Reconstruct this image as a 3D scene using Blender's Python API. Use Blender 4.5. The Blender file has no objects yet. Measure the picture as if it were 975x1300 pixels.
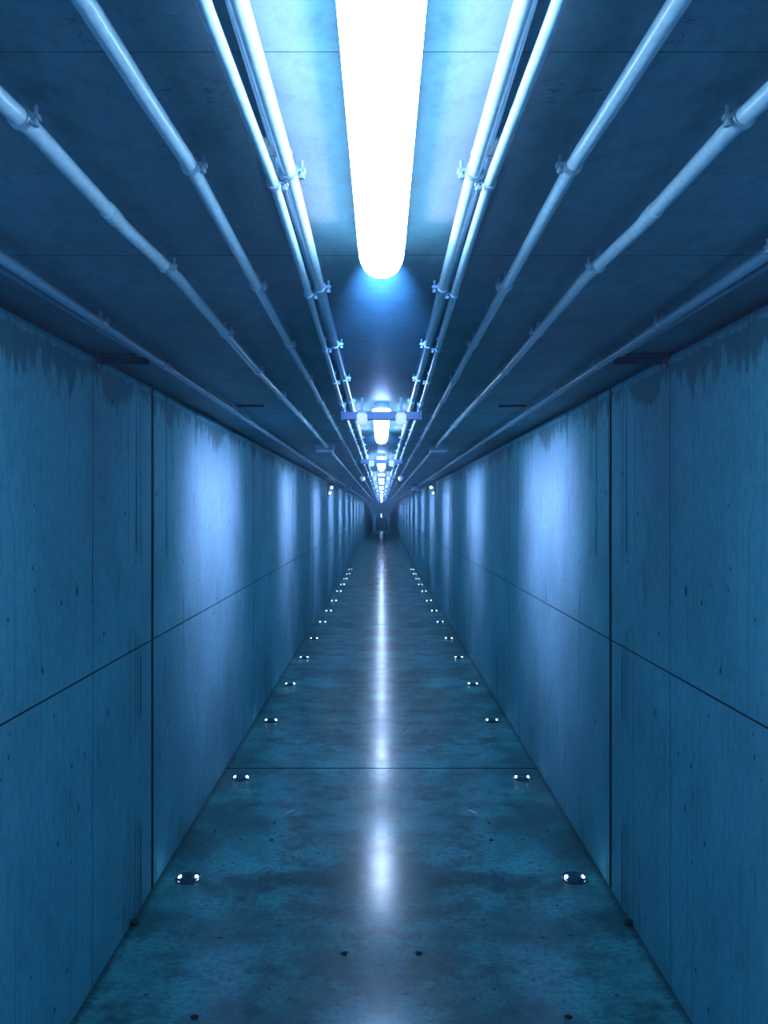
import bpy, bmesh, math, random
from mathutils import Vector, Matrix
random.seed(7)
COL = bpy.context.scene.collection
PI = math.pi

# ------------------------------------------------------------------ measures (metres)
HW = 1.0            # half width of the tunnel
CEIL = 2.206        # ceiling height
CAM = 1.65          # camera height
Y0, Y1, Y2, Y3 = -9.0, 47.0, 91.0, 126.0
SLOPE = 0.0214      # the far stretch runs gently downhill


def drop(y):
    return 0.0 if y <= Y1 else -(y - Y1) * SLOPE


# ------------------------------------------------------------------ mesh helpers
def add_box(bm, x0, x1, y0, y1, z0, z1, bev=0.0, seg=2):
    t = bmesh.new()
    vs = [t.verts.new((x, y, z)) for x in (x0, x1) for y in (y0, y1) for z in (z0, z1)]
    for f in ((0, 1, 3, 2), (4, 6, 7, 5), (0, 4, 5, 1), (2, 3, 7, 6), (0, 2, 6, 4), (1, 5, 7, 3)):
        t.faces.new([vs[i] for i in f])
    if bev:
        bmesh.ops.bevel(t, geom=t.edges[:], offset=bev, segments=seg, affect='EDGES', profile=0.5)
    merge(bm, t)


def merge(bm, t, mat=None):
    m = {}
    for v in t.verts:
        m[v] = bm.verts.new(mat @ v.co if mat else v.co)
    for f in t.faces:
        try:
            bm.faces.new([m[v] for v in f.verts])
        except ValueError:
            pass
    t.free()


def add_sweep(bm, pts, r, n=16, cap=True):
    """tube along points that mainly run along Y, or along any direction"""
    rings = []
    for i, p in enumerate(pts):
        a = pts[max(i - 1, 0)]
        b = pts[min(i + 1, len(pts) - 1)]
        d = (Vector(b) - Vector(a)).normalized()
        up = Vector((0, 0, 1)) if abs(d.z) < 0.9 else Vector((0, 1, 0))
        s = d.cross(up).normalized()
        u = s.cross(d).normalized()
        rings.append([bm.verts.new(Vector(p) + (s * math.cos(2 * PI * k / n) + u * math.sin(2 * PI * k / n)) * r) for k in range(n)])
    for A, B in zip(rings, rings[1:]):
        for k in range(n):
            bm.faces.new((A[k], A[(k + 1) % n], B[(k + 1) % n], B[k]))
    if cap:
        bm.faces.new(rings[0][::-1])
        bm.faces.new(rings[-1])


def add_lathe(bm, prof, n=24, mat=None):
    """prof: list of (radius, z) ; closes at radius 0"""
    t = bmesh.new()
    rings = []
    for r, z in prof:
        if r < 1e-6:
            rings.append([t.verts.new((0, 0, z))])
        else:
            rings.append([t.verts.new((r * math.cos(2 * PI * k / n), r * math.sin(2 * PI * k / n), z)) for k in range(n)])
    for A, B in zip(rings, rings[1:]):
        for k in range(n):
            a0, a1 = A[k % len(A)], A[(k + 1) % len(A)]
            b0, b1 = B[k % len(B)], B[(k + 1) % len(B)]
            vs = []
            for v in (a0, a1, b1, b0):
                if v not in vs:
                    vs.append(v)
            if len(vs) > 2:
                t.faces.new(vs)
    merge(bm, t, mat)


def mesh_of(name, bm, mat, smooth=True, angle=35):
    bmesh.ops.recalc_face_normals(bm, faces=bm.faces[:])
    me = bpy.data.meshes.new(name)
    bm.to_mesh(me)
    bm.free()
    me.materials.append(mat)
    if smooth:
        me.polygons.foreach_set('use_smooth', [True] * len(me.polygons))
        me.set_sharp_from_angle(angle=math.radians(angle))
    return me


def link(name, me, parent=None, loc=(0, 0, 0)):
    o = bpy.data.objects.new(name, me)
    COL.objects.link(o)
    o.location = loc
    if parent:
        o.parent = parent
    return o


def obj(name, bm, mat, parent=None, smooth=True, loc=(0, 0, 0), angle=35):
    return link(name, mesh_of(name, bm, mat, smooth, angle), parent, loc)


def tag(o, label, cat, group=None):
    o['label'] = label
    o['category'] = cat
    if group:
        o['group'] = group
    return o


def thing(name, label, cat, loc=(0, 0, 0), group=None):
    return tag(link(name, None, None, loc), label, cat, group)


def copy_thing(root):
    r = root.copy()
    COL.objects.link(r)
    for ch in list(root.children):
        c = ch.copy()
        COL.objects.link(c)
        c.parent = r
        for g in list(ch.children):
            d = g.copy()
            COL.objects.link(d)
            d.parent = c
    return r


ORD = ('nearest', 'second', 'third', 'fourth', 'fifth', 'sixth', 'seventh', 'eighth', 'ninth', 'tenth', 'eleventh',
       'twelfth', 'thirteenth', 'fourteenth', 'fifteenth', 'sixteenth', 'seventeenth', 'eighteenth')


# ------------------------------------------------------------------ materials
class N:
    def __init__(self, name):
        self.m = bpy.data.materials.new(name)
        self.m.use_nodes = True
        self.t = self.m.node_tree
        self.b = self.t.nodes['Principled BSDF']

    def new(self, kind, **kw):
        n = self.t.nodes.new(kind)
        for k, v in kw.items():
            setattr(n, k, v)
        return n

    def set(self, sock, v):
        if isinstance(v, bpy.types.NodeSocket):
            self.t.links.new(v, sock)
        else:
            sock.default_value = v

    def math(self, op, a, b=0.0, c=0.0, clamp=False):
        n = self.new('ShaderNodeMath', operation=op, use_clamp=clamp)
        self.set(n.inputs[0], a)
        self.set(n.inputs[1], b)
        self.set(n.inputs[2], c)
        return n.outputs[0]

    def mix(self, f, a, b, mode='MIX'):
        n = self.new('ShaderNodeMix', data_type='RGBA', blend_type=mode)
        self.set(n.inputs[0], f)
        for i, v in ((6, a), (7, b)):
            if not isinstance(v, bpy.types.NodeSocket):
                v = (*v, 1.0)
            self.set(n.inputs[i], v)
        return n.outputs[2]

    def pos(self, sx=1, sy=1, sz=1):
        """world position, mirrored about the tunnel's centre line, scaled"""
        if not hasattr(self, 'sep'):
            g = self.new('ShaderNodeNewGeometry')
            s = self.new('ShaderNodeSeparateXYZ')
            self.t.links.new(g.outputs['Position'], s.inputs[0])
            self.sep = (self.math('ABSOLUTE', s.outputs[0]), s.outputs[1], s.outputs[2])
        c = self.new('ShaderNodeCombineXYZ')
        for i, k in enumerate((sx, sy, sz)):
            self.set(c.inputs[i], self.math('MULTIPLY', self.sep[i], k))
        return c.outputs[0]

    def noise(self, vec, scale, detail=4, rough=0.55):
        n = self.new('ShaderNodeTexNoise')
        self.set(n.inputs['Vector'], vec)
        n.inputs['Scale'].default_value = scale
        n.inputs['Detail'].default_value = detail
        n.inputs['Roughness'].default_value = rough
        return n.outputs[0]

    def ramp(self, v, a, b, lo=0.0, hi=1.0):
        n = self.new('ShaderNodeMapRange', interpolation_type='SMOOTHSTEP')
        self.set(n.inputs[0], v)
        for i, k in ((1, a), (2, b), (3, lo), (4, hi)):
            n.inputs[i].default_value = k
        return n.outputs[0]

    def specks(self, vec, scale, size, keep):
        """sparse small pits: keep = share of cells that hold one"""
        n = self.new('ShaderNodeTexVoronoi')
        self.set(n.inputs['Vector'], vec)
        n.inputs['Scale'].default_value = scale
        c = self.new('ShaderNodeSeparateColor')
        self.t.links.new(n.outputs['Color'], c.inputs[0])
        sel = self.math('LESS_THAN', c.outputs[0], keep)
        sz = self.math('MULTIPLY', c.outputs[1], size)
        d = self.math('LESS_THAN', n.outputs['Distance'], sz)
        return self.math('MULTIPLY', sel, d)

    def bump(self, h, strength, dist=0.01):
        n = self.new('ShaderNodeBump')
        n.inputs['Strength'].default_value = strength
        n.inputs['Distance'].default_value = dist
        self.set(n.inputs['Height'], h)
        self.t.links.new(n.outputs[0], self.b.inputs['Normal'])


def plain(name, col, rough=0.5, metal=0.0, spec=0.5):
    n = N(name)
    n.b.inputs['Base Color'].default_value = (*col, 1)
    n.b.inputs['Roughness'].default_value = rough
    n.b.inputs['Metallic'].default_value = metal
    n.b.inputs['Specular IOR Level'].default_value = spec
    v = n.noise(n.pos(), 60, 3)
    n.set(n.b.inputs['Base Color'], n.mix(n.ramp(v, 0.35, 0.7), tuple(c * 0.88 for c in col), col))
    return n.m


def glow(name, col, strength):
    n = N(name)
    n.b.inputs['Base Color'].default_value = (0.8, 0.8, 0.8, 1)
    n.b.inputs['Emission Color'].default_value = (*col, 1)
    n.b.inputs['Emission Strength'].default_value = strength
    return n.m


WALL_C = (0.108, 0.485, 0.60)
CEIL_C = (0.105, 0.29, 0.335)
FLOOR_C = (0.075, 0.50, 0.56)


def scaled(c, k):
    return tuple(v * k for v in c)


def wall_material():
    n = N('wall_concrete')
    cloud = n.noise(n.pos(1, 1, 0.7), 1.6, 6, 0.6)
    grain = n.noise(n.pos(1, 1, 0.075), 26, 6, 0.75)
    fine = n.noise(n.pos(1, 1, 0.45), 48, 5, 0.7)
    blot = n.noise(n.pos(1, 1, 0.6), 6.5, 6, 0.7)
    col = n.mix(n.ramp(cloud, 0.28, 0.72), scaled(WALL_C, 0.74), scaled(WALL_C, 1.1))
    col = n.mix(n.ramp(grain, 0.30, 0.50, 0.38, 0.0), col, scaled(WALL_C, 0.40))
    col = n.mix(n.ramp(blot, 0.30, 0.48, 0.42, 0.0), col, scaled(WALL_C, 0.5))
    col = n.mix(n.ramp(fine, 0.3, 0.6, 0.34, 0.0), col, scaled(WALL_C, 0.4))
    # thin board marks running up the wall in places
    bw = n.noise(n.pos(1, 1, 0.02), 7.5, 1, 0.3)
    brd = n.math('LESS_THAN', n.math('ABSOLUTE', n.math('SUBTRACT', bw, 0.5)), 0.0075)
    brd = n.math('MULTIPLY', brd, n.ramp(n.noise(n.pos(1, 1, 1), 2.2, 2), 0.42, 0.55))
    col = n.mix(n.math('MULTIPLY', brd, 0.75), col, scaled(WALL_C, 0.25))
    # damp drips below the ceiling with a ragged lower edge
    rag = n.noise(n.pos(1, 1, 0.12), 17, 7, 0.8)
    lowf = n.noise(n.pos(1, 1, 0.0), 1.9, 2, 0.5)
    reach = n.math('ADD', n.math('MULTIPLY', n.math('SUBTRACT', rag, 0.42), 0.55), n.math('MULTIPLY', n.math('SUBTRACT', lowf, 0.45), 0.5))
    edge = n.math('SUBTRACT', CEIL - 0.05, n.math('MAXIMUM', reach, 0.0))
    wet = n.math('GREATER_THAN', n.sep[2], edge)
    top = n.math('LESS_THAN', n.sep[2], n.math('SUBTRACT', CEIL - 0.01, n.math('MULTIPLY', n.noise(n.pos(1, 1, 0.3), 14, 5, 0.7), 0.08)))
    wet = n.math('MULTIPLY', wet, top)
    col = n.mix(n.math('MULTIPLY', wet, 0.62), col, scaled(WALL_C, 0.22))
    pits = n.math('MAXIMUM', n.specks(n.pos(1, 1, 0.45), 8, 0.075, 0.30), n.specks(n.pos(1, 1, 0.5), 22, 0.14, 0.12))
    col = n.mix(n.math('MULTIPLY', pits, 0.85), col, (0.008, 0.03, 0.04))
    n.set(n.b.inputs['Base Color'], col)
    n.set(n.b.inputs['Roughness'], n.ramp(cloud, 0.2, 0.8, 0.7, 0.85))
    n.b.inputs['Specular IOR Level'].default_value = 0.08
    h = n.math('SUBTRACT', n.math('ADD', n.math('MULTIPLY', grain, 0.5), n.math('MULTIPLY', fine, 0.3)), pits)
    n.bump(h, 0.35, 0.006)
    return n.m


def ceiling_material():
    n = N('ceiling_concrete')
    cloud = n.noise(n.pos(1, 0.8, 1), 2.2, 6, 0.6)
    fine = n.noise(n.pos(1.5, 1, 1), 22, 7, 0.7)
    col = n.mix(n.ramp(cloud, 0.3, 0.7), scaled(CEIL_C, 0.76), scaled(CEIL_C, 1.08))
    col = n.mix(n.ramp(fine, 0.3, 0.6, 0.45, 0.0), col, scaled(CEIL_C, 0.45))
    crk = n.noise(n.pos(0.35, 1, 1), 6, 5, 0.65)
    c2 = n.math('LESS_THAN', n.math('ABSOLUTE', n.math('SUBTRACT', crk, 0.5)), 0.0022)
    c2 = n.math('MULTIPLY', c2, n.ramp(n.noise(n.pos(), 3.5, 2), 0.5, 0.6))
    col = n.mix(n.math('MULTIPLY', c2, 0.55), col, scaled(CEIL_C, 0.2))
    pits = n.specks(n.pos(), 22, 0.11, 0.12)
    col = n.mix(n.math('MULTIPLY', pits, 0.6), col, (0.01, 0.03, 0.04))
    n.set(n.b.inputs['Base Color'], col)
    n.b.inputs['Roughness'].default_value = 0.55
    n.b.inputs['Specular IOR Level'].default_value = 0.2
    n.bump(n.math('ADD', fine, n.math('MULTIPLY', cloud, 1.5)), 0.25, 0.006)
    return n.m


def floor_material():
    n = N('floor_concrete')
    cloud = n.noise(n.pos(1, 1.0, 1), 1.6, 7, 0.62)
    blotch = n.noise(n.pos(1, 1.1, 1), 3.6, 8, 0.72)
    fine = n.noise(n.pos(1, 1.6, 1), 38, 4, 0.65)
    col = n.mix(n.ramp(cloud, 0.36, 0.64), scaled(FLOOR_C, 0.34), scaled(FLOOR_C, 1.15))
    col = n.mix(n.ramp(blotch, 0.34, 0.54, 0.85, 0.0), col, scaled(FLOOR_C, 0.2))
    col = n.mix(n.ramp(fine, 0.34, 0.54, 0.6, 0.0), col, scaled(FLOOR_C, 0.22))
    # a long dark damp stain across the floor
    wob = n.noise(n.pos(1, 1, 1), 3.0, 5, 0.6)
    d = n.math('ABSOLUTE', n.math('SUBTRACT', n.sep[1], n.math('ADD', 3.12, n.math('MULTIPLY', wob, 0.5))))
    st = n.math('MULTIPLY', n.ramp(d, 0.01, 0.10, 0.85, 0.0), n.ramp(n.sep[0], 0.1, 0.3))
    st = n.math('MULTIPLY', st, n.ramp(n.sep[0], 0.62, 0.85, 1.0, 0.0))
    col = n.mix(st, col, scaled(FLOOR_C, 0.16))
    # dark joint and skirting shadow painted along the foot of the walls
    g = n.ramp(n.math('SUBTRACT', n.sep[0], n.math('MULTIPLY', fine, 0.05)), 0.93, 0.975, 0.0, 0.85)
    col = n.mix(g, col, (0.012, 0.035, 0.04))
    pits = n.math('MAXIMUM', n.specks(n.pos(1, 1.5, 1), 10, 0.13, 0.25), n.specks(n.pos(1, 1.4, 1), 26, 0.22, 0.16))
    col = n.mix(n.math('MULTIPLY', pits, 0.85), col, (0.006, 0.02, 0.025))
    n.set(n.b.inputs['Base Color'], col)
    n.set(n.b.inputs['Roughness'], n.math('ADD', n.ramp(blotch, 0.3, 0.7, 0.42, 0.30), n.math('MULTIPLY', pits, 0.3)))
    n.b.inputs['Specular IOR Level'].default_value = 0.5
    # sealed, and polished by feet along the middle
    n.set(n.b.inputs['Coat Weight'], n.math('MULTIPLY', n.ramp(n.sep[0], 0.12, 0.5, 1.0, 0.28), n.math('SUBTRACT', 1.0, pits)))
    n.b.inputs['Coat IOR'].default_value = 2.3
    n.set(n.b.inputs['Coat Roughness'], n.ramp(blotch, 0.3, 0.7, 0.20, 0.14))
    n.bump(n.math('SUBTRACT', n.math('ADD', fine, n.math('MULTIPLY', blotch, 1.0)), pits), 0.10, 0.004)
    return n.m


M_WALL, M_CEIL, M_FLOOR = wall_material(), ceiling_material(), floor_material()
M_PIPE = plain('painted_pipe', (0.40, 0.72, 0.80), 0.24, 0.0, 0.8)
M_PIPE2 = plain('grey_conduit', (0.15, 0.42, 0.55), 0.34)
M_CLAMP = plain('galvanised_clamp', (0.35, 0.60, 0.70), 0.32, 0.6)
M_STEEL = plain('dark_steel', (0.07, 0.17, 0.22), 0.42, 0.3)
M_BAR = plain('channel_steel', (0.05, 0.11, 0.16), 0.38, 0.2)
M_WHITE = plain('white_plastic', (0.62, 0.74, 0.80), 0.35)
M_BOX = plain('grey_box_plastic', (0.30, 0.58, 0.70), 0.4)
M_BLACK = plain('black_plastic', (0.012, 0.03, 0.04), 0.3)
M_GAP = plain('joint_dark', (0.012, 0.04, 0.05), 0.9)
M_STUD = plain('stud_metal', (0.05, 0.12, 0.16), 0.25, 0.5)
M_STUDGLASS = plain('stud_lens', (0.015, 0.07, 0.13), 0.08)
LAMP_COL = (0.48, 0.65, 1.0)
M_LAMP = glow('lamp_diffuser', LAMP_COL, 27.0)
M_LED = glow('led_window', (0.5, 0.75, 1.0), 40.0)
M_PEBBLE = plain('grit', (0.02, 0.05, 0.05), 0.9)
M_PAPER = plain('paper', (0.9, 0.95, 0.95), 0.5)


# ------------------------------------------------------------------ the shell
def groove_strip(us, vs, fn, name, mat, depth):
    """grid over cuts us x vs; entries (value, is_start_of_groove). fn(u, v, d) -> point, d is the depth behind the face"""
    bm = bmesh.new()
    nu, nv = len(us) - 1, len(vs) - 1
    rec = lambda i, j: us[i][1] or vs[j][1]
    for i in range(nu):
        for j in range(nv):
            d = depth if rec(i, j) else 0.0
            u0, u1, v0, v1 = us[i][0], us[i + 1][0], vs[j][0], vs[j + 1][0]
            f = bm.faces.new([bm.verts.new(fn(*p, d)) for p in ((u0, v0), (u1, v0), (u1, v1), (u0, v1))])
            f.material_index = 1 if rec(i, j) else 0
            if i + 1 < nu and rec(i, j) != rec(i + 1, j):
                bm.faces.new([bm.verts.new(fn(*p)) for p in ((u1, v0, 0), (u1, v1, 0), (u1, v1, depth), (u1, v0, depth))]).material_index = 1
            if j + 1 < nv and rec(i, j) != rec(i, j + 1):
                bm.faces.new([bm.verts.new(fn(*p)) for p in ((u0, v1, 0), (u1, v1, 0), (u1, v1, depth), (u0, v1, depth))]).material_index = 1
    bmesh.ops.remove_doubles(bm, verts=bm.verts[:], dist=1e-5)
    o = obj(name, bm, mat, smooth=False)
    o.data.materials.append(M_GAP)
    o['kind'] = 'structure'
    return o


def cuts(lo, hi, grooves):
    out = [(lo, False)]
    for c, w in sorted(grooves):
        if lo < c - w / 2 and c + w / 2 < hi:
            out += [(c - w / 2, True), (c + w / 2, False)]
    out.append((hi, False))
    return out


wj = [(3.3, 0.030), (11.1, 0.05), (2.62, 0.003), (5.55, 0.004)] + [(3.3 + 2.6 * k, 0.008) for k in range(-4, 17) if k not in (0, 3)]
wall_y = cuts(Y0, Y1, wj)
wall_z = cuts(0.0, CEIL - 0.022, [(1.086, 0.0055)])
for s, nm in ((-1, 'wall_left'), (1, 'wall_right')):
    groove_strip(wall_y, wall_z, lambda u, v, d, s=s: (s * (HW + d), u, v), nm, M_WALL, 0.028)
    # the dark open joint between the wall head and the ceiling slab
    bm = bmesh.new()
    x = s * (HW + 0.05)
    add_box(bm, min(x, x + s * 0.02), max(x, x + s * 0.02), Y0, Y1, CEIL - 0.03, CEIL)
    add_box(bm, min(s * (HW + 0.0005), x), max(s * (HW + 0.0005), x), Y0, Y1, CEIL - 0.03, CEIL - 0.022)
    o = obj('trim_1' if s < 0 else 'trim_2', bm, M_GAP, smooth=False)
    o['kind'] = 'structure'
ceil_y = cuts(Y0, Y1, [(0.917, 0.0013), (1.65, 0.0025)] + [(4.3 + 2.45 * k, 0.006) for k in range(0, 17)] + [(-1.2 - 2.4 * k, 0.006) for k in range(3)])
groove_strip(ceil_y, [(-HW - 0.06, False), (HW + 0.06, False)], lambda u, v, d: (v, u, CEIL + d), 'ceiling', M_CEIL, 0.008)
floor_y = cuts(Y0, Y1, [(4.84 + 3.02 * k, 0.015 if k != 1 else 0.006) for k in range(-4, 14)])
groove_strip(floor_y, [(-HW - 0.01, False), (HW + 0.01, False)], lambda u, v, d: (v, u, -d), 'floor', M_FLOOR, 0.006)

# far stretch of the tunnel, running gently downhill
bmw = {k: bmesh.new() for k in ('l', 'r', 'c', 'f')}


def quad(bm, pts):
    bm.faces.new([bm.verts.new(p) for p in pts])


ys = [Y1, 60, 75, Y2, 108, Y3]
for a, b in zip(ys, ys[1:]):
    za, zb = drop(a), drop(b)
    quad(bmw['l'], ((-HW, a, za), (-HW, b, zb), (-HW, b, zb + CEIL), (-HW, a, za + CEIL)))
    quad(bmw['r'], ((HW, a, za), (HW, b, zb), (HW, b, zb + CEIL), (HW, a, za + CEIL)))
    quad(bmw['c'], ((-HW, a, za + CEIL), (HW, a, za + CEIL), (HW, b, zb + CEIL), (-HW, b, zb + CEIL)))
    quad(bmw['f'], ((-HW, a, za), (HW, a, za), (HW, b, zb), (-HW, b, zb)))
for k, nm, m in (('l', 'wall_far_left', M_WALL), ('r', 'wall_far_right', M_WALL), ('c', 'ceiling_far', M_CEIL), ('f', 'floor_far', M_FLOOR)):
    o = obj(nm, bmw[k], m, smooth=False)
    o['kind'] = 'structure'
for nm, y in (('wall_back', Y0), ('wall_end', Y3)):
    bm = bmesh.new()
    z = drop(y)
    add_box(bm, -HW - 0.05, HW + 0.05, y - 0.05 if y < 0 else y, y if y < 0 else y + 0.05, z - 0.02, z + CEIL + 0.02)
    o = obj(nm, bm, M_WALL, smooth=False)
    o['kind'] = 'structure'


# ------------------------------------------------------------------ tube lamps on the ceiling
LZ = CAM + 0.462 - CEIL      # underside of the diffuser below the ceiling
LW, LL = 0.048, 1.42


def stadium(bm, w, length, layers, n=10, close_top=True):
    """stacked outline rings with rounded ends; layers = [(inset, z)]"""
    rings = []
    for ins, z in layers:
        r = max(w - ins, 0.0005)
        hy = length / 2 - w
        pts = [(r * math.cos(a), hy + r * math.sin(a)) for a in [PI * k / n for k in range(n + 1)]]
        pts += [(-r * math.cos(a), -hy - r * math.sin(a)) for a in [PI * k / n for k in range(n + 1)]]
        rings.append([bm.verts.new((x, y, z)) for x, y in pts])
    for A, B in zip(rings, rings[1:]):
        for k in range(len(A)):
            bm.faces.new((A[k], A[(k + 1) % len(A)], B[(k + 1) % len(B)], B[k]))
    if close_top:
        bm.faces.new(rings[0])
    bm.faces.new(rings[-1][::-1])


ZS = LZ + 0.058     # seam between housing and diffuser
bm = bmesh.new()
stadium(bm, LW, LL, [(0.014, 0.0), (0.012, -0.004), (0.008, -0.02), (0.008, ZS + 0.006), (0.004, ZS)])
me_house = mesh_of('housing', bm, M_WHITE)
bm = bmesh.new()
sag = [(0.0015, ZS + 0.002), (0.0015, ZS), (0.003, ZS - 0.008)]
for k in range(1, 7):
    a = k / 6 * PI / 2
    sag.append((0.003 + (1 - math.cos(a)) * 0.034, ZS - 0.008 - (ZS - 0.008 - LZ) * math.sin(a)))
stadium(bm, LW, LL, sag)
me_diff = mesh_of('diffuser', bm, M_LAMP)
M_PALE = glow('pale_box_glow', (0.62, 0.80, 1.0), 0.75)  # faint emission added so the boxes look brightly lit
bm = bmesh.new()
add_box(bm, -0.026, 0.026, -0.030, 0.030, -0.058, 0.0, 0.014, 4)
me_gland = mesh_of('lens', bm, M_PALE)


side_light = bpy.data.lights.new('added_side_light', 'AREA')  # added helper light that shapes the bright bands on the walls
side_light.shape = 'RECTANGLE'
side_light.size = 1.25
side_light.size_y = 0.03
side_light.spread = math.radians(52)
side_light.color = (1.0, 0.42, 0.78)
side_light.energy = 5.6
low_light = side_light.copy()
low_light.energy = 3.6
up_light = side_light.copy()  # added to brighten the ceiling and pipes next to the lamp
up_light.energy = 1.2
up_light.size_y = 0.014
up_light.spread = math.radians(80)
up_light.color = (1.0, 0.40, 0.58)
end_light = side_light.copy()  # added to carry a blue glow over the ceiling past the lamp
end_light.size = 0.06
end_light.size_y = 0.014
end_light.spread = math.radians(26)
end_light.color = (0.18, 0.36, 1.0)
end_light.energy = 2.4
near_end_light = end_light.copy()
near_end_light.energy = 0.25
near_end_light.spread = math.radians(110)


def make_lamp():
    t = thing('ceiling_lamp', '', 'lamp', (0, 0, 0), 'tube lamps along the middle of the ceiling')
    link('housing', me_house, t)
    link('diffuser', me_diff, t)
    # area lights added beside the tube, to band the walls and brighten the ceiling
    for s, li, tilt in ((-1, side_light, 23), (1, side_light, 23), (-1, low_light, 46), (1, low_light, 46), (-1, up_light, -32), (1, up_light, -32)):
        o = bpy.data.objects.new('added_side_light', li)
        COL.objects.link(o)
        o.parent = t
        o.matrix_local = Matrix.Translation((s * (LW + 0.012), 0, LZ + 0.045 if li is up_light else LZ + 0.02)) @ Matrix.Rotation(-s * PI / 2, 4, 'Z') @ Matrix.Rotation(PI / 2 - math.radians(tilt), 4, 'X')
    for s in (-1, 1):      # lights added at the ends, to throw a glow along the ceiling
        o = bpy.data.objects.new('added_end_light', end_light if s > 0 else near_end_light)
        COL.objects.link(o)
        o.parent = t
        o.matrix_local = Matrix.Translation((0, s * (LL / 2 + 0.004), LZ + 0.045)) @ Matrix.Rotation(0 if s > 0 else PI, 4, 'Z') @ Matrix.Rotation(math.radians(96), 4, 'X')
    return t


lamp_y = [0.83, 4.58, 8.1, 11.6, 15.0, 18.4, 21.8, 25.2, 28.6, 32.0, 35.4, 38.8, 42.2]
behind_y = [-2.7, -6.2]
far_y = [92.5 + 3.4 * k for k in range(9)]
proto = make_lamp()
first = True
for i, y in enumerate(behind_y + lamp_y + far_y):
    o = proto if first else copy_thing(proto)
    first = False
    o.location = (0, y, CEIL + drop(y))
    if y < 0:
        o['label'] = 'long lit tube lamp on the ceiling behind the camera, %s one' % ('nearer' if y > -4 else 'farther')
    elif y > Y1:
        o['label'] = 'tiny lit lamp in the low far stretch beyond the dark gap'
        o.rotation_euler.x = -math.atan(SLOPE)
    else:
        k = lamp_y.index(y)
        if k == 0:
            o['label'] = 'huge glaring white tube lamp overhead at the top of the picture'
        else:
            o['label'] = 'glowing white ceiling tube lamp, %s of the row counting from the camera' % ORD[k]
    o['group'] = 'tube lamps along the middle of the ceiling'

# channel bars hung under the pipes at the near end of the lamps, with two pale boxes each
bar = thing('mounting_bar', '', 'bar', (0, 0, 0), 'cross bars under the inner pipes')
bm = bmesh.new()
zb = CAM + 0.452 - CEIL
add_box(bm, -0.195, 0.195, -0.018, 0.018, zb, zb + 0.040, 0.002, 1)
add_box(bm, -0.202, -0.188, -0.024, 0.024, zb - 0.004, zb + 0.044, 0.002, 1)
add_box(bm, 0.188, 0.202, -0.024, 0.024, zb - 0.004, zb + 0.044, 0.002, 1)
obj('channel', bm, M_BAR, bar)
for s in (-1, 1):
    bm = bmesh.new()
    add_sweep(bm, [(s * 0.183, 0, 0.0), (s * 0.183, 0, zb + 0.02)], 0.005, 10)
    obj('hanger_rod', bm, M_CLAMP, bar)
jb = thing('side_box', '', 'lamp', (0, 0, 0), 'small pale boxes beside the tube lamps')  # terminal box without a lamp; its glow is added
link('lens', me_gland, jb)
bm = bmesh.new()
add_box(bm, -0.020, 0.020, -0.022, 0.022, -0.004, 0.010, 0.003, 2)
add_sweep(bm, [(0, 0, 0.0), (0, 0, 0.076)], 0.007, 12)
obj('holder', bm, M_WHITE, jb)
fb = fj = True
for k, y in enumerate(lamp_y[1:], 1):
    if y > 36:
        break
    yb = y - LL / 2 - 0.09
    o = bar if fb else copy_thing(bar)
    fb = False
    o.location = (0, yb, CEIL)
    o['label'] = 'short dark cross bar just before the %s ceiling lamp' % ORD[k]
    if k > 6:
        continue
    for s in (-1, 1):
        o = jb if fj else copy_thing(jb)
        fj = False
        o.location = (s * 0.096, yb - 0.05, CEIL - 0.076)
        o['label'] = 'small pale rounded box hanging at the %s side of the %s ceiling lamp' % ('left' if s < 0 else 'right', ORD[k])

# ------------------------------------------------------------------ pipes under the ceiling
PZ = CEIL - 0.031
# name, path [(y, lateral)], radius, height, material, first clamp, step, description
END = 46.5
PIPES = [
    ('inner_pipe', [(-8.5, .150), (.78, .148), (1.2, .143), (1.6, .144), (3.8, .149), (END, .149)], .0115, PZ, M_PIPE,
     'thick pale pipe nearest the lamps on the %s side', 1.17),
    ('slim_pipe', [(-8.5, .180), (.78, .180), (1.2, .169), (1.6, .171), (3.4, .19), (4.1, .195), (END, .195)], .0085, PZ - 0.010, M_PIPE,
     'slim pale pipe close outside the innermost pipe on the %s', 1.19),
    ('middle_pipe', [(-8.5, .312), (.62, .312), (.95, .300), (1.15, .291), (4, .292), (END, .292)], .0115, PZ, M_PIPE,
     'bright pale pipe in the middle of the %s half of the ceiling', 1.15),
    ('outer_pipe', [(-8.5, .492), (.9, .492), (1.05, .480), (1.4, .478), (1.7, .460), (2.9, .466), (4.7, .450), (END, .452)], .0130, PZ, M_PIPE,
     'pale pipe with a hanging clamp ring, second from the %s wall', 1.01),
    ('wall_side_pipe', [(-8.5, .787), (1.5, .787), (2.8, .784), (5.5, .775), (END, .775)], .0130, PZ - 0.002, M_PIPE2,
     'dull wide pipe nearest the %s wall, running the whole tunnel', 1.50),
]
pname = {'inner_pipe': 'ceiling_pipe', 'slim_pipe': 'ceiling_pipe', 'middle_pipe': 'ceiling_pipe', 'outer_pipe': 'ceiling_pipe', 'wall_side_pipe': 'ceiling_pipe'}


def lat(path, y):
    for (a, p), (b, q) in zip(path, path[1:]):
        if a <= y <= b:
            t = (y - a) / (b - a)
            return p + (q - p) * t
    return path[-1][1]


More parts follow.
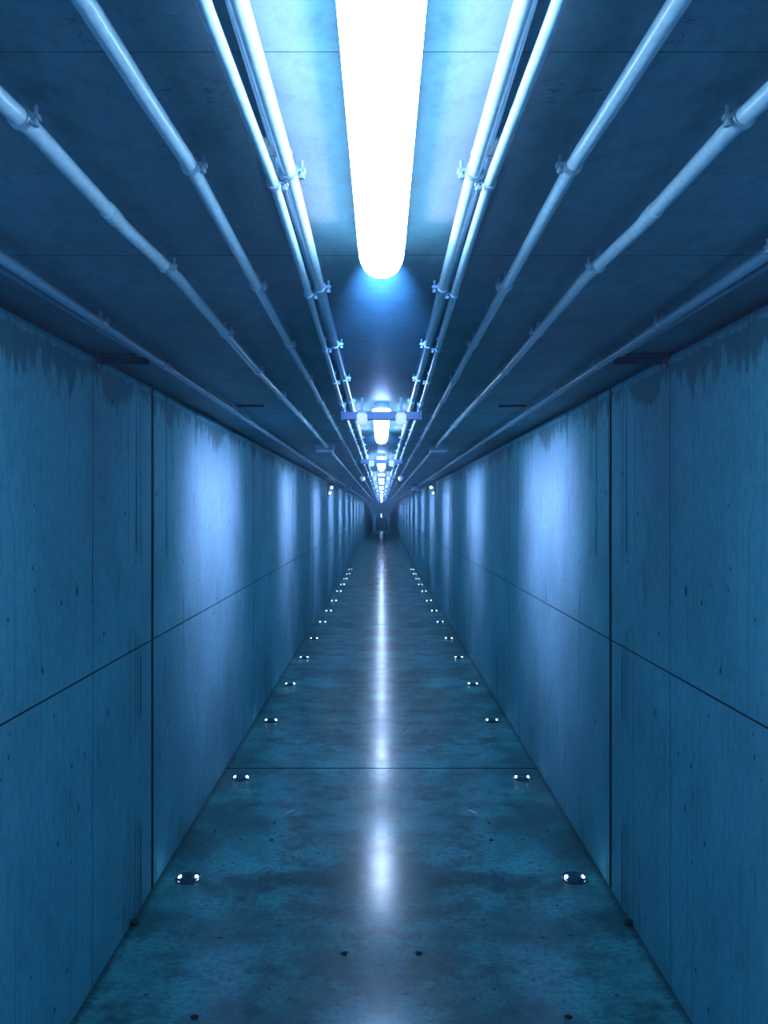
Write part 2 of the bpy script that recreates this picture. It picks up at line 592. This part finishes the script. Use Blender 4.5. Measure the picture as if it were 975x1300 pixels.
for (nm, path, r, z, m, lab, c0) in PIPES:
    # clamp meshes (lug on the side of the lamps), one per kind of pipe and side
    for s in (-1, 1):
        bm = bmesh.new()
        ysam = sorted(set([p[0] for p in path] + [p[0] + d for p in path[1:-1] for d in (-0.05, 0.05)]))
        add_sweep(bm, [(s * lat(path, y), y, z) for y in ysam], r, 20)
        pipe = obj(pname[nm], bm, m)
        tag(pipe, lab % ('left' if s < 0 else 'right'), 'pipe', 'pipes along the ceiling')
        bm = bmesh.new()
        R = r + 0.0022
        ring = [(R, -0.006), (R + 0.001, -0.004), (R + 0.001, 0.004), (R, 0.006)]
        rot = Matrix.Rotation(PI / 2, 4, 'X')
        add_lathe(bm, [(r - 0.0005, -0.006)] + ring + [(r - 0.0005, 0.006)], 20, rot)
        add_box(bm, -0.005, 0.005, -0.005, 0.005, r, CEIL - z, 0.001, 1)
        bx = -s * (r + 0.008)
        add_box(bm, min(-s * r, bx - s * .006), max(-s * r, bx - s * .006), -0.006, 0.006, -0.003, 0.0035, 0.0008, 1)
        me_c = mesh_of('clamp', bm, M_CLAMP)
        bm = bmesh.new()
        add_sweep(bm, [(bx, 0, -0.010), (bx, 0, 0.016)], 0.0028, 8)
        add_sweep(bm, [(bx, 0, -0.012), (bx, 0, -0.006)], 0.0050, 6)
        me_b = mesh_of('bolt', bm, M_CLAMP)
        y = c0
        cl = []
        while y < 38:
            cl.append(y)
            y += 0.61 if y < 9 else (1.22 if y < 20 else 3.05)
        for y in [c0 - 0.62 * 2] + cl:
            c = link('clamp', me_c, pipe, (s * lat(path, y), y, z))
            if 0.5 < y < 4:
                link('bolt', me_b, c)
        if nm in ('outer_pipe', 'middle_pipe', 'wall_side_pipe'):
            bm = bmesh.new()
            add_lathe(bm, [(r - .0005, -.022), (r + .0018, -.021), (r + .0018, .021), (r - .0005, .022)], 20, rot)
            me_s = mesh_of('coupling', bm, m)
            for y in ((1.34, 4.4, 7.5) if nm == 'outer_pipe' else (3.1, 6.1) if nm == 'middle_pipe' else (2.72, 5.8)):
                link('coupling', me_s, pipe, (s * lat(path, y), y, z))

for s in (-1, 1):
    side = 'left' if s < 0 else 'right'
    # flat cable strip lying between the two inner pipes
    bm = bmesh.new()
    for a, b in ((-8.5, 1.13), (1.19, 46.5)):
        n0, n1 = lat(PIPES[0][1], a), lat(PIPES[0][1], b)
        x = 0.1645 * s
        add_box(bm, x - 0.0035, x + 0.0035, a, b, CEIL - 0.011, CEIL, 0.001, 1)
    o = obj('cable_strip', bm, M_PIPE2)
    tag(o, 'thin flat cable strip between the two inner pipes on the %s' % side, 'cable', 'flat cable strips')
    # slim conduit beside the wall pipe, stopping at the bracket
    bm = bmesh.new()
    add_sweep(bm, [(s * .851, -8.5, CEIL - .018), (s * .851, 1.5, CEIL - .018), (s * .828, 2.62, CEIL - .018)], .0075, 14)
    o = obj('short_conduit', bm, M_PIPE2)
    tag(o, 'thin conduit beside the %s wall pipe, stopping at the wall bracket' % side, 'conduit', 'thin conduits by the wall pipes')
    # bracket from wall to the wall-side pipe
    t = thing('wall_bracket', 'dark angle bracket reaching from the %s wall under the ceiling' % side, 'bracket', (s * HW, 2.67, CEIL), 'wall brackets')
    bm = bmesh.new()
    add_box(bm, min(0, -s * .175), max(0, -s * .175), -.020, .020, -.012, -.008, 0.001, 1)
    add_box(bm, min(0, -s * .175), max(0, -s * .175), .016, .020, -.038, -.008, 0.001, 1)
    add_box(bm, min(-s * .0, -s * .006), max(-s * .0, -s * .006), -.030, .030, -.060, -.001, 0.001, 1)
    obj('angle_bar', bm, M_BAR, t)
    for k in (-1, 1):
        bm = bmesh.new()
        add_sweep(bm, [(-s * .004, k * .022, -.048), (-s * .012, k * .022, -.048)], .005, 6)
        obj('bolt', bm, M_CLAMP, t)
    # thin strap on the ceiling
    bm = bmesh.new()
    add_box(bm, min(s * .62, s * .765), max(s * .62, s * .765), 3.98, 4.0, CEIL - .012, CEIL, .001, 1)
    add_box(bm, min(s * .62, s * .635), max(s * .62, s * .635), 3.975, 4.005, CEIL - .014, CEIL, .001, 1)
    o = obj('ceiling_strap', bm, M_BAR)
    tag(o, 'thin dark strap on the ceiling beside the %s wall pipe' % side, 'strap', 'ceiling straps')
    # square junction box on the outer pipe
    t = thing('junction_box', 'grey square junction box with lid under the %s outer pipe' % side, 'box', (s * .475, 6.33, CEIL), 'junction boxes')
    bm = bmesh.new()
    add_box(bm, -.078, .078, -.06, .06, -.045, 0, .006, 2)
    obj('box_base', bm, M_BOX, t)
    bm = bmesh.new()
    add_box(bm, -.070, .070, -.054, .054, -.072, -.048, .006, 2)
    obj('lid', bm, M_BOX, t)
    bm = bmesh.new()
    add_box(bm, -.066, .066, -.050, .050, -.049, -.044)
    obj('gasket', bm, M_BLACK, t)
    # dome cameras
    for (x, y, w) in ((.285, 11.3, 'beyond the third lamp'), (.64, 43.0, 'far down near the dark end')):
        t = thing('dome_camera', 'small pale dome hanging %s of the lamp row %s' % (side, w), 'camera', (s * x, y, CEIL), 'hanging domes')
        bm = bmesh.new()
        add_lathe(bm, [(0, 0), (.032, 0), (.032, -.008), (.012, -.014), (.010, -.055), (0, -.055)], 20)
        obj('mount', bm, M_STEEL, t)
        bm = bmesh.new()
        add_lathe(bm, [(0, -.050), (.030, -.052), (.040, -.066), (.041, -.085), (.036, -.088), (0, -.088)], 28)
        obj('casing', bm, M_WHITE, t)
        bm = bmesh.new()
        add_lathe(bm, [(.034, -.086)] + [(.034 * math.cos(a), -.086 - .034 * math.sin(a)) for a in [PI / 2 * k / 8 for k in range(1, 8)]] + [(0, -.12)], 28)
        obj('dome', bm, M_WHITE, t)
    # twin-lens fitting on the wall
    t = thing('wall_fitting', 'dark bracketed fitting with two bright lenses high on the %s wall' % side, 'light', (s * HW, 14.0, 2.03), 'wall fittings')
    bm = bmesh.new()
    add_box(bm, min(0, -s * .03), max(0, -s * .03), -.05, .05, -.10, .13, .005, 2)
    add_box(bm, min(0, -s * .13), max(0, -s * .13), -.012, .012, .09, .115, .003, 1)
    obj('backplate', bm, M_BLACK, t)
    for dx, dz, rr in ((.085, .045, .026), (.045, -.06, .020)):
        bm = bmesh.new()
        R2 = Matrix.Translation((-s * dx, -.02, dz)) @ Matrix.Rotation(-PI / 2, 4, 'X') @ Matrix.Rotation(PI, 4, 'X')
        add_lathe(bm, [(0, -.05), (rr * .6, -.05), (rr, -.01), (rr, .012), (rr * .85, .014), (0, .012)], 20, R2)
        h = obj('lamp_head', bm, M_STEEL, t)
        bm = bmesh.new()
        add_lathe(bm, [(rr * .82, .0135), (rr * .5, .019), (0, .021)], 20, R2)
        obj('lens', bm, M_LED, h)
    # loudspeaker in the corner
    t = thing('loudspeaker', 'dark box loudspeaker hung in the corner by the %s wall' % side, 'loudspeaker', (s * .74, 16.2, CEIL), 'loudspeakers')
    bm = bmesh.new()
    add_box(bm, -.09, .09, -.07, .07, -.145, -.035, .012, 3)
    obj('cabinet', bm, M_BLACK, t)
    bm = bmesh.new()
    add_box(bm, -.078, .078, -.076, -.068, -.135, -.045, .003, 1)
    obj('grille', bm, M_STEEL, t)
    bm = bmesh.new()
    add_box(bm, -.015, .015, -.03, .03, -.04, 0, .002, 1)
    add_box(bm, -.13, .13, -.012, .012, -.012, 0, .002, 1)
    obj('hanger', bm, M_STEEL, t)

# ------------------------------------------------------------------ floor studs
stud_z = [3.39, 4.66, 5.93, 7.17, 8.47, 9.72, 11.15, 12.4, 13.8, 15.4, 16.8, 18.2, 19.6, 21.1]
bm = bmesh.new()
add_lathe(bm, [(.058, 0.0), (.0575, .0035), (.053, .0055), (.049, .0045), (.049, .001)], 40)
me_rim = mesh_of('rim', bm, M_STUD)
bm = bmesh.new()
add_lathe(bm, [(.0495, .001), (.048, .005), (.040, .008), (.022, .0095), (0, .010)], 40)
me_lens = mesh_of('lens', bm, M_STUDGLASS)
me_led = []
for s in (-1, 1):
    bm = bmesh.new()
    t = bmesh.new()
    # small sloped window in the side of the lens, facing outwards
    pr = [(0, .004), (.45, .0035), (.8, .0025), (1.0, 0.0)]
    rings = []
    for q, zz in pr:
        if q == 0:
            rings.append([t.verts.new((0, 0, zz))])
        else:
            rings.append([t.verts.new((.0075 * q * math.cos(a), .0125 * q * math.sin(a), zz)) for a in [2 * PI * k / 16 for k in range(16)]])
    for A, B in zip(rings, rings[1:]):
        for k in range(16):
            vs = []
            for v in (A[k % len(A)], A[(k + 1) % len(A)], B[(k + 1) % len(B)], B[k % len(B)]):
                if v not in vs:
                    vs.append(v)
            t.faces.new(vs)
    merge(bm, t, Matrix.Translation((s * .038, 0, .0082)) @ Matrix.Rotation(s * 0.6, 4, 'Y'))
    me_led.append(mesh_of('led_window', bm, M_LED))
stud = thing('floor_stud', '', 'floor light', (0, 0, 0), 'floor studs along the walls')
link('rim', me_rim, stud)
link('lens', me_lens, stud)
link('led_window', me_led[0], stud)
link('led_window', me_led[1], stud)
fs = True
for s in (-1, 1):
    for k, y in enumerate(stud_z):
        o = stud if fs else copy_thing(stud)
        fs = False
        o.location = (s * .866, y, 0)
        o['label'] = 'round metal floor stud with twin lights, %s from the camera along the %s wall' % (ORD[k], 'left' if s < 0 else 'right')

# ------------------------------------------------------------------ bits lying on the floor
def px(x, y):
    """floor point under a spot measured on the photograph"""
    Y = 960 * CAM / (y - 648)
    return ((x - 484.3) / 960 * Y, Y)


for s in (-1, 1):
    side = 'left' if s < 0 else 'right'
    bm = bmesh.new()
    x, y = px(368, 1032)
    c, d = Vector((s * abs(x), y, .004)), Vector((-s * .9, .95, 0)).normalized() * .030
    add_sweep(bm, [c - d, c - d * .4, c + d * .4, c + d], .006, 10)
    o = obj('cigarette_end', bm, M_PAPER)
    tag(o, 'tiny white paper stick lying on the floor %s of the light streak' % side, 'litter', 'white paper sticks')
    for i, (qx, qy, sz, w) in enumerate(((170, 1173, .022, 'largest dark crumb of dirt at the foot of the %s wall'),
                                         (348, 1045, .008, 'dark chip of grit just below the white stick on the %s'),
                                         (345, 1067, .010, 'dark chip of grit lower down below the %s white stick'),
                                         (273, 1055, .006, 'small dark grit left alone between the %s studs'),
                                         (247, 1292, .012, 'dark crumb at the bottom edge of the picture on the %s'),
                                         (437, 1211, .012, 'dark crumb near the middle of the near floor, %s one'))):
        x, y = px(qx, qy)
        bm = bmesh.new()
        t = bmesh.new()
        bmesh.ops.create_icosphere(t, subdivisions=2, radius=1.0)
        rnd = random.Random(i * 5 + 2)
        for v in t.verts:
            v.co *= 0.75 + 0.5 * rnd.random()
            v.co.z = max(v.co.z, -0.3)
            v.co = Vector((v.co.x * s * sz, v.co.y * sz * .8, (v.co.z + .3) * sz * .55))
        merge(bm, t)
        o = obj('grit', bm, M_PEBBLE, loc=(s * abs(x), y, 0))
        tag(o, w % side, 'debris', 'crumbs of dirt on the floor')

# ------------------------------------------------------------------ thin haze in the tunnel air
bm = bmesh.new()
add_box(bm, -HW - 0.02, HW + 0.02, Y0 - .01, Y3 + 0.02, -2.2, CEIL + 0.02)
hz = bpy.data.materials.new('haze')
hz.use_nodes = True
hz.node_tree.nodes.clear()
ho = hz.node_tree.nodes.new('ShaderNodeOutputMaterial')
hv = hz.node_tree.nodes.new('ShaderNodeVolumeScatter')
hv.inputs['Color'].default_value = (0.35, 0.75, 1, 1)
hv.inputs['Density'].default_value = 0.014
hv.inputs['Anisotropy'].default_value = 0.1
hv.inputs['Color'].default_value = (0.22, 0.65, 1, 1)
ha = hz.node_tree.nodes.new('ShaderNodeVolumeAbsorption')
ha.inputs['Color'].default_value = (0.22, 0.65, 1, 1)
ha.inputs['Density'].default_value = 0.014
hs = hz.node_tree.nodes.new('ShaderNodeAddShader')
hz.node_tree.links.new(hv.outputs[0], hs.inputs[0])
hz.node_tree.links.new(ha.outputs[0], hs.inputs[1])
hz.node_tree.links.new(hs.outputs[0], ho.inputs['Volume'])
o = obj('haze', bm, hz, smooth=False)
o['kind'] = 'stuff'
tag(o, 'faint blue haze filling the air of the tunnel', 'haze')

# ------------------------------------------------------------------ world, camera, output
w = bpy.data.worlds.new('World')
bpy.context.scene.world = w
w.use_nodes = True
w.node_tree.nodes['Background'].inputs[0].default_value = (0.01, 0.03, 0.05, 1)
w.node_tree.nodes['Background'].inputs[1].default_value = 0.2

cam = bpy.data.cameras.new('Camera')
co = bpy.data.objects.new('Camera', cam)
COL.objects.link(co)
co.location = (0, 0, CAM)
co.rotation_euler = (PI / 2, 0, 0)
cam.sensor_fit = 'VERTICAL'
cam.sensor_height = 36
cam.lens = 960 / 1300 * 36
cam.shift_x = 3.2 / 1300
cam.shift_y = -2.0 / 1300
cam.clip_start = 0.02
cam.clip_end = 300
sc = bpy.context.scene
sc.camera = co
sc.view_settings.view_transform = 'Standard'
sc.view_settings.look = 'None'
sc.view_settings.gamma = 1
sc.view_settings.exposure = -0.15
sc.view_settings.use_curve_mapping = False
sc.cycles.max_bounces = 6
sc.cycles.adaptive_threshold = 0.055
sc.cycles.transmission_bounces = 2
sc.cycles.transparent_max_bounces = 4
sc.cycles.diffuse_bounces = 3
sc.cycles.glossy_bounces = 3
sc.cycles.caustics_reflective = False
sc.cycles.caustics_refractive = False
